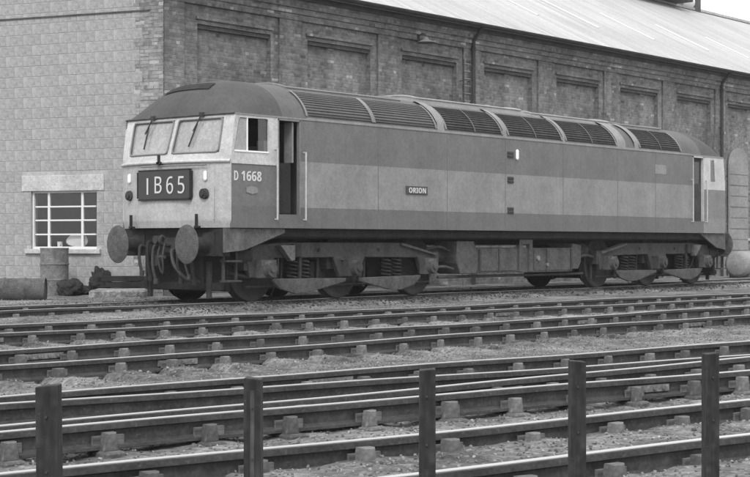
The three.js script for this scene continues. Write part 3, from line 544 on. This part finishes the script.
  if (!end) [['I', -.33], ['B', -.06], ['6', .23], ['5', .51]].forEach(([c, z], i) => {
    const g = c === 'I' ? bx(0, .042, 0, .285, 0, .006) : text(c, .29, .006, fontR); if (c === 'I') g.computeBoundingBox(); const w = g.boundingBox.max.x + g.boundingBox.min.x; g.translate(-w / 2, 0, 0).scale(.92, 1, 1).rotateY(-Math.PI / 2).translate(hx0 - .035, 1.865 + [-.01, .01, 0, .0][i], z - .01); P('headcode_character', g, M.letter, hp);
  });
  for (const s of [-1, 1]) {
    const lz = s * .95;
    P('marker_light', new THREE.CapsuleGeometry(.042, .09, 5, 10).scale(.5, 1, 1).translate(fx(xLow(2.15, lz) - .015), 2.15, lz), M.lampWhite);
    const jz = s * .93, jx = xLow(1.85, jz);
    P('jumper_socket', [new THREE.CylinderGeometry(.085, .095, .06, 18).rotateZ(Math.PI / 2).translate(fx(jx - .02), 1.85, jz), new THREE.CylinderGeometry(.045, .045, .05, 12).rotateZ(Math.PI / 2).translate(fx(jx - .06), 1.85, jz)], M.frame);
    P('lamp_iron', [bx(-.025, .025, 0, .24, -.012, .012).translate(fx(xLow(1.4, s * .82) - .06), 1.27, s * .82), bx(-.05, .05, 0, .03, -.03, .03).translate(fx(xLow(1.4, s * .82) - .04), 1.28, s * .82)], M.frameDark);
  }
  P('lamp_iron', [bx(-.02, .02, -.06, .12, -.018, .018).translate(fx(-.33), 2.41, -.03), bx(-.05, .05, -.02, .02, -.05, .05).translate(fx(-.30), 2.39, -.03)], M.frameDark);
  P('front_handrail', tube([...Array(9)].map((_, i) => { const z = -.5 + 1.5 * i / 8; return [fx(xLow(2.33, z) - .05), 2.335, z]; }), .012, 24, 6), M.rib);
  P('vertical_handrail', [rod(V(fx(xLow(1.7, 1.12) - .05), 1.42, 1.12), V(fx(xLow(1.9, 1.12) - .05), 2.0, 1.12), .012, 6), rod(V(fx(xLow(1.7, -1.12) - .05), 1.42, -1.12), V(fx(xLow(1.9, -1.12) - .05), 2.0, -1.12), .012, 6)], M.yellow);
  // buffer beam, buffers, couplings
  const B = end ? x => 18.22 - x : x => x;  // beam plane at x = 0 for the near end
  P('buffer_beam', [bx(Math.min(B(-.06), B(.12)), Math.max(B(-.06), B(.12)), .80, 1.26, -1.24, 1.24), bx(Math.min(B(.0), B(.3)), Math.max(B(.0), B(.3)), 1.10, 1.275, -1.3, 1.3)], M.frameDark);
  for (const s of [-1, 1]) {
    const dir = end ? 1 : -1, bxp = B(-.06);
    const bf = P('buffer', [lathe([[.0, 0], [.17, 0], [.17, .03], [.125, .06], [.12, .30], [.10, .31], [.0, .31]], 22).rotateZ(dir < 0 ? Math.PI / 2 : -Math.PI / 2).translate(bxp, 1.0, s * .865), bx(Math.min(bxp, bxp + dir * .025), Math.max(bxp, bxp + dir * .025), .80, 1.2, s * .865 - .2, s * .865 + .2)], M.bufferShank);
    P('buffer_head', lathe([[0, -.04], [.07, -.035], [.12, -.01], [.27, .02], [.295, .03], [.30, .04], [.295, .05], [.2, .072], [.1, .082], [0, .086]], 40).scale(1.1, 1, .93).rotateZ(dir < 0 ? Math.PI / 2 : -Math.PI / 2).rotateX(0).translate(bxp + dir * .42, 1.0, s * .865), M.buffer, bf);
    P('buffer_rod', rod(V(bxp + dir * .29, 1.0, s * .865), V(bxp + dir * .40, 1.0, s * .865), .085, 14), M.bufferShank, bf);
  }
  const e = end ? 1 : -1, h0 = B(-.06);
  P('draw_hook', [bx(Math.min(h0, h0 + e * .04), Math.max(h0, h0 + e * .04), .86, 1.12, -.14, .14), tube([[h0, .98, 0], [h0 + e * .18, .99, 0], [h0 + e * .27, 1.05, 0], [h0 + e * .24, 1.13, 0], [h0 + e * .17, 1.1, 0]], .035, 20)], M.frame);
  P('screw_coupling', [tube([[h0 + e * .2, 1.02, .05], [h0 + e * .26, .8, .06], [h0 + e * .22, .55, .03], [h0 + e * .2, .5, 0], [h0 + e * .22, .55, -.03], [h0 + e * .26, .8, -.06], [h0 + e * .2, 1.02, -.05]], .02, 40), rod(V(h0 + e * .24, .78, -.1), V(h0 + e * .24, .78, .1), .028)], M.frame);
  const hose = (z, y0, y1, dx, m = M.hose, r = .027) => P('brake_hose', [tube([[h0, y0, z], [h0 + e * .12, y0 + .02, z], [h0 + e * (.17 + dx), (y0 + y1) / 2, z + .03], [h0 + e * .13, y1, z + .05]], r, 24), new THREE.CylinderGeometry(r * 1.6, r * 1.6, .09, 10).translate(h0 + e * .13, y1, z + .05)], m);
  hose(-.45, 1.02, .42, .0); hose(-.3, .95, .36, .02, M.pipe); hose(.33, .98, .38, .03); hose(.52, .92, .45, .03, M.valance, .02); hose(.66, .9, .35, .0); hose(-.66, .95, .5, .0, M.pipe);
  P('hose_bracket', [bx(-.03, .03, .25, .8, -.7, -.66).translate(B(.0), 0, 0), bx(-.03, .03, .25, .8, .66, .7).translate(B(.0), 0, 0), bx(-.05, .05, .22, .34, -1.0, 1.0).translate(B(.18), 0, 0)], M.frameDark);
  P('guard_iron', [bx(-.03, .03, .08, .7, .70, .78).translate(B(.12), 0, 0), bx(-.03, .03, .08, .7, -.78, -.70).translate(B(.12), 0, 0)], M.frame);
  P('steam_pipe', tube([[h0, .92, .1], [h0 + e * .12, .88, .14], [h0 + e * .2, .62, .3], [h0 + e * .1, .4, .52], [h0 + e * .02, .36, .72]], .03, 30), M.pipe);
  P('coupling_socket', [new THREE.CylinderGeometry(.07, .07, .14, 14).rotateZ(Math.PI / 2).translate(h0 + e * .06, 1.08, .3), new THREE.CylinderGeometry(.07, .07, .14, 14).rotateZ(Math.PI / 2).translate(h0 + e * .06, 1.08, -.28), new THREE.CylinderGeometry(.1, .1, .1, 14).rotateZ(Math.PI / 2).translate(h0 + e * .05, .72, -.3)], M.frame);
  P('pilot_plate', bx(Math.min(B(.26), B(.34)), Math.max(B(.26), B(.34)), .2, .95, -1.02, 1.02), M.dark);
  P('cab_step', [bx(-.02, .02, .36, 1.2, 1.12, 1.16).translate(B(.06), 0, 0), bx(-.02, .02, .36, 1.2, 1.12, 1.16).translate(B(.36), 0, 0), bx(-.18, .18, .36, .39, 1.08, 1.26).translate(B(.21), 0, 0), bx(-.18, .18, .70, .73, 1.08, 1.26).translate(B(.21), 0, 0)], M.frame);
  P('brake_cylinder', [new THREE.CylinderGeometry(.15, .15, .42, 16).rotateZ(Math.PI / 2).translate(B(.55), .78, 1.0), rod(V(B(.3), .5, 1.02), V(B(.8), .42, 1.02), .035)], M.frameDark);
  // skirt under the cab side
  const vx = q => end ? mirX(q) : q;
  for (const s of [1, -1]) P('valance', poly(end ? [[vx(1.3), 1.27], [vx(.4), .92], [vx(-.08), .86], [vx(-.08), 1.27]].reverse() : [[-.08, 1.27], [-.08, .86], [.40, .90], [1.4, 1.2], [1.4, 1.27]], null, s > 0 ? S - .09 : -S + .05, s > 0 ? S - .05 : -S + .09), M.valance);
}
{ // main roof skin
  const nz = 40; P('roof', surf(30, nz, (i, j) => { const z = -1.36 + 2.72 * j / nz; return [1.3 + (mirX(1.3) - 1.3) * i / 30, roofProf(z), z]; }), M.roofPaint);
  // shoulder grilles and ribs follow the roof curve
  const zs = []; for (let i = 0; i <= 12; i++) zs.push(1.335 - .43 * Math.pow(i / 12, 1.5));
  const nrm = z => { const d = .004, y0 = roofProf(z - d), y1 = roofProf(z + d); const v = V(0, 2 * d, -(y1 - y0)); v.normalize(); return v; };
  const strip = (x0, x1, za, zb, off, s = 1, n = 12) => surf(6, n, (i, j) => { const z = za + (zb - za) * j / n, q = nrm(z); return [x0 + (x1 - x0) * i / 6, roofProf(z) + q.y * off, s * (z + q.z * off)]; });
  const panels = [[1.95, 3.74, 1], [3.84, 5.68, 1], [6.05, 7.93, 0], [8.2, 10.2, 0], [10.42, 12.5, 0], [13.62, 15.55, 0]];
  panels.forEach(([x0, x1, pale]) => {
    const g = P('roof_grille', [strip(x0, x1, 1.325, .93, .004)], pale ? M.lower : M.grille);
    const n = 10; for (let k = 0; k <= n; k++) {
      const t = k / n, z = 1.322 - .385 * Math.pow(t, 1.35), q = nrm(z), y = roofProf(z);
      const b = new THREE.BoxGeometry(x1 - x0, .018, .028).rotateX(-Math.atan2(q.z, q.y) * -1 * .0 + .35).translate((x0 + x1) / 2, y + q.y * .014, z + q.z * .014);
      P('slat', b, pale ? M.slat : M.frame, g);
    }
    for (const [q0, q1] of [[x0 - .05, x0 + .01], [x1 - .01, x1 + .05]]) P('grille_frame', strip(q0, q1, 1.33, .92, .024), M.hatch, g);
    if (!pale) P('grille_bar', strip((x0 + x1) / 2 - .02, (x0 + x1) / 2 + .02, 1.33, .93, .03), M.roofPaint, g);
  });
  for (const [x0, x1] of [[5.75, 5.98], [7.99, 8.13], [10.26, 10.36], [12.56, 12.95], [13.35, 13.55]]) { P('roof_rib', strip(x0, x1, 1.345, .70, .035), M.rib); }
  for (const s of [-1]) for (const [x0, x1] of panels) P('roof_grille', strip(x0, x1, 1.325, .93, .004, s), M.grille);
  // raised hatches along the crown
  const crown = (x0, x1, w, h, m, me) => {
    const nx = 8, nzz = 22, at = (i, n, lo, hi, e) => i === 0 ? lo - e : i === n ? hi + e : lo + (hi - lo) * (i - 1) / (n - 2);
    const hc = P('roof_hatch', surf(nx, nzz, (i, j) => { const rim = i === 0 || i === nx || j === 0 || j === nzz; const z = at(j, nzz, -w, w, .1); return [at(i, nx, x0, x1, .16), roofProf(z) + (rim ? -.02 : h), z]; }), m);
    const loop = []; for (let q = 0; q <= 12; q++) loop.push([x0 + (x1 - x0) * q / 12, w]); for (let q = 1; q <= 8; q++) loop.push([x1, w - 2 * w * q / 8]); for (let q = 1; q <= 12; q++) loop.push([x1 - (x1 - x0) * q / 12, -w]); for (let q = 1; q < 8; q++) loop.push([x0, -w + 2 * w * q / 8]);
    P('hatch_edge', new THREE.TubeGeometry(new THREE.CatmullRomCurve3(loop.map(([x, z]) => V(x, roofProf(z) + h + .004, z)), true, 'catmullrom', .1), 120, .022, 6, true), me, hc);
  };
  crown(2.0, 5.3, .78, .02, M.roofPaint, M.hatch);
  crown(5.9, 9.6, .70, .085, M.hatch, M.hatchEdge);
  crown(10.0, 13.2, .72, .05, M.hatch, M.hatchEdge);
  crown(13.7, 15.6, .74, .03, M.roofPaint, M.hatch);
  P('exhaust_port', [lathe([[.2, 0], [.22, .1], [.2, .1], [.18, 0]], 20).translate(9.75, 3.9, 0)], M.dark);
}
{ // underframe
  P('underframe', [bx(.2, 17.7, 1.10, 1.275, -1.16, 1.16), bx(.3, 17.6, .98, 1.10, -.5, .5)], M.frameDark);
  P('solebar', [bx(.3, 17.6, 1.13, 1.275, 1.17, 1.235), bx(.3, 17.6, 1.13, 1.275, -1.235, -1.17)], M.dark);
  // fuel and water tanks, battery boxes amidships
  const t = P('fuel_tank', [bx(7.35, 10.95, .40, .92, -1.1, 1.14)], M.tank);
  P('battery_box', poly([[6.62, .62], [6.75, .40], [7.30, .40], [7.36, .78], [7.2, 1.06], [6.62, 1.06]], null, .6, 1.17, .012), M.tank);
  P('tank_end', poly([[10.95, .45], [11.2, .45], [11.32, .62], [11.32, .98], [10.95, 1.02]], null, .5, 1.15, .012), M.tank);
  P('tank_door', bx(7.45, 8.75, .45, .88, 1.141, 1.16), M.tank, t); P('tank_door', bx(9.42, 10.85, .44, .86, 1.141, 1.155), M.tank, t);
  P('hanger_bracket', [bx(8.82, 8.94, .42, 1.1, 1.1, 1.185), bx(9.2, 9.32, .42, 1.1, 1.1, 1.185), bx(8.82, 9.32, 1.0, 1.1, 1.1, 1.183)], M.tank, t);
  for (const x of [7.42, 8.1, 9.9, 10.88]) P('tank_rib', bx(x - .02, x + .02, .42, .90, 1.15, 1.18), M.frame, t);
  P('filler_cap', [new THREE.CylinderGeometry(.05, .05, .05, 12).rotateX(Math.PI / 2).translate(9.55, .7, 1.17), new THREE.CylinderGeometry(.035, .035, .05, 12).rotateX(Math.PI / 2).translate(9.9, .56, 1.17)], M.rib, t);
  P('air_pipe', [tube([[5.9, .52, 1.0], [6.3, .55, 1.08], [6.6, .5, 1.08]], .03), tube([[5.8, .9, 1.0], [6.2, .95, 1.05], [6.6, .85, 1.0]], .025), rod(V(6.2, .34, 1.0), V(11.6, .34, 1.0), .028), tube([[11.3, .7, 1], [11.7, .75, 1.02], [12.1, .7, 1.0]], .035)], M.pipe);
  P('air_reservoir', [new THREE.CylinderGeometry(.17, .17, .8, 18).rotateZ(Math.PI / 2).translate(6.25, .78, .75), new THREE.CylinderGeometry(.17, .17, .6, 18).rotateZ(Math.PI / 2).translate(11.7, .85, .75)], M.frame);
}
// bogies
const wheelG = lathe([[.0, -.09], [.11, -.09], [.12, -.07], [.13, -.03], [.44, -.02], [.47, -.05], [.575, -.05], [.60, -.045], [.605, -.03], [.575, -.02], [.57, .07], [.56, .085], [.48, .085], [.46, .04], [.2, .015], [.16, .08], [.15, .12], [.0, .12]], 40).rotateX(Math.PI / 2);
for (const [cx, flip] of [[3.35, 1], [14.8, -1]]) {
  const X = q => cx + flip * q;
  const pl = (pts, holes, z0, z1, bv) => poly((flip < 0 ? pts.map(([x, y]) => [X(x), y]).reverse() : pts.map(([x, y]) => [X(x), y])), holes && holes.map(h => flip < 0 ? h.map(([x, y]) => [X(x), y]).reverse() : h.map(([x, y]) => [X(x), y])), z0, z1, bv);
  const side = s => { const z0 = s > 0 ? 1.02 : -1.12, z1 = s > 0 ? 1.12 : -1.02; return [z0, z1]; };
  const outline = [[-2.72, .78], [-2.55, .98], [-1.75, 1.03], [1.5, 1.03], [1.75, 1.0], [2.55, .84], [2.72, .72], [2.62, .42], [2.2, .42], [2.05, .74], [.45, .76], [.26, .40], [-.26, .40], [-.45, .76], [-2.0, .76], [-2.2, .42], [-2.62, .42]];
  const fr = P('bogie', [pl(outline, null, ...side(1), .012), pl(outline, null, ...side(-1), .012), bx(Math.min(X(-.5), X(.5)), Math.max(X(-.5), X(.5)), .55, .95, -1.0, 1.0), bx(Math.min(X(-2.75), X(-2.6)), Math.max(X(-2.75), X(-2.6)), .55, .85, -1.1, 1.1), bx(Math.min(X(2.6), X(2.75)), Math.max(X(2.6), X(2.75)), .55, .85, -1.1, 1.1)], M.frame);
  for (const s of [1, -1]) {
    for (const a of [-2.3, 0, 2.3]) {
      const w = mesh('wheel', wheelG.clone().scale(1, 1, s).translate(X(a), .57, s * .76), M.wheel, fr);
      const zb = s * 1.12, o = s > 0 ? 0 : -.14;
      P('axle_box', [bx(X(a) - .19, X(a) + .19, .42, .73, zb + o, zb + o + .14), new THREE.CylinderGeometry(.125, .15, .1, 20).rotateX(s * Math.PI / 2).translate(X(a), .57, s * 1.30), new THREE.CylinderGeometry(.06, .06, .04, 12).rotateX(Math.PI / 2).translate(X(a), .57, s * 1.36)], a ? M.tank : M.frame, fr);
    }
    // equalising beams: flat on top, bellied below
    const [e0, e1] = s > 0 ? [1.13, 1.20] : [-1.20, -1.13];
    P('equaliser_beam', pl([[-2.15, .36], [-1.95, .22], [-1.55, .12], [-1.2, .14], [-.18, .32], [-.18, .38], [-2.15, .40]], null, e0, e1, .01), M.tank, fr);
    P('equaliser_beam', pl([[2.05, .36], [1.85, .22], [1.45, .13], [1.1, .14], [.18, .32], [.18, .38], [2.05, .40]].reverse(), null, e0, e1, .01), M.tank, fr);
    for (const a of [-1.5, -1.18, 1.14, 1.46]) { const pts = []; for (let i = 0; i <= 60; i++) { const q = i / 60 * 5 * 2 * Math.PI; pts.push([X(a) + .085 * Math.cos(q), .40 + .34 * i / 60, s * 1.06 + .085 * Math.sin(q)]); } P('coil_spring', tube(pts, .02, 70, 5), M.spring, fr); }
    P('sand_box', pl([[-2.0, .98], [-1.62, .98], [-1.62, .72], [-1.72, .70]], null, s > 0 ? 1.14 : -1.26, s > 0 ? 1.26 : -1.14, .01), M.valance, fr);
    P('damper', [bx(X(-1.5) - .1, X(-1.5) + .1, .78, 1.0, s > 0 ? 1.13 : -1.2, s > 0 ? 1.2 : -1.13), bx(Math.min(X(-1.42), X(-1.36)), Math.max(X(-1.42), X(-1.36)), .3, .78, s > 0 ? 1.13 : -1.17, s > 0 ? 1.17 : -1.13)], M.frameDark, fr);
    P('brake_rigging', [rod(V(X(-2.6), .26, s * .98), V(X(2.6), .26, s * .98), .018, 6), ...[-1.62, -.66, .66, 1.62, 2.98 - .3].map(a => rod(V(X(a), .2, s * .9), V(X(a), .75, s * .92), .03, 6)), ...[-1.64, -.68, .68, 1.6].map(a => bx(X(a) - .05, X(a) + .05, .35, .68, s * .76 - .05, s * .76 + .05))], M.frame, fr);
    P('sand_pipe', tube([[X(-1.9), .75, s * 1.1], [X(-1.85), .5, s * 1.05], [X(-1.78), .25, s * .9], [X(-1.74), .1, s * .78]], .016), M.pipe, fr);
    P('cover_plate', [-.85, .85].map(a => new THREE.CylinderGeometry(.035, .035, .02, 12).rotateX(Math.PI / 2).translate(X(a), .9, s * 1.125)), M.dark, fr);
    P('horn_rib', [bx(X(0) - .25, X(0) + .25, .71, .735, s > 0 ? 1.12 : -1.15, s > 0 ? 1.15 : -1.12), pl([[1.5, 1.03], [2.6, .82], [2.6, .78], [1.5, .98]].reverse(), null, s > 0 ? 1.12 : -1.17, s > 0 ? 1.17 : -1.12)], M.tank, fr);
  }
  P('inner_frame', bx(Math.min(X(-2.7), X(2.7)), Math.max(X(-2.7), X(2.7)), .24, .95, -.06, .06), M.dark, fr);
  for (const a of [-2.3, 0, 2.3]) mesh('axle', rod(V(X(a), .57, -.75), V(X(a), .57, .75), .09, 14), M.frameDark, fr);
  for (const a of [-1.7, .6, 1.6]) P('traction_motor', bx(X(a) - .4, X(a) + .4, .2, .9, -.55, .55), M.frameDark, fr);
}

scene.fog = new THREE.FogExp2(0xd8d8d8, 0.0005); // thin even haze, added to lift the dark tones
renderer.render(scene, camera);
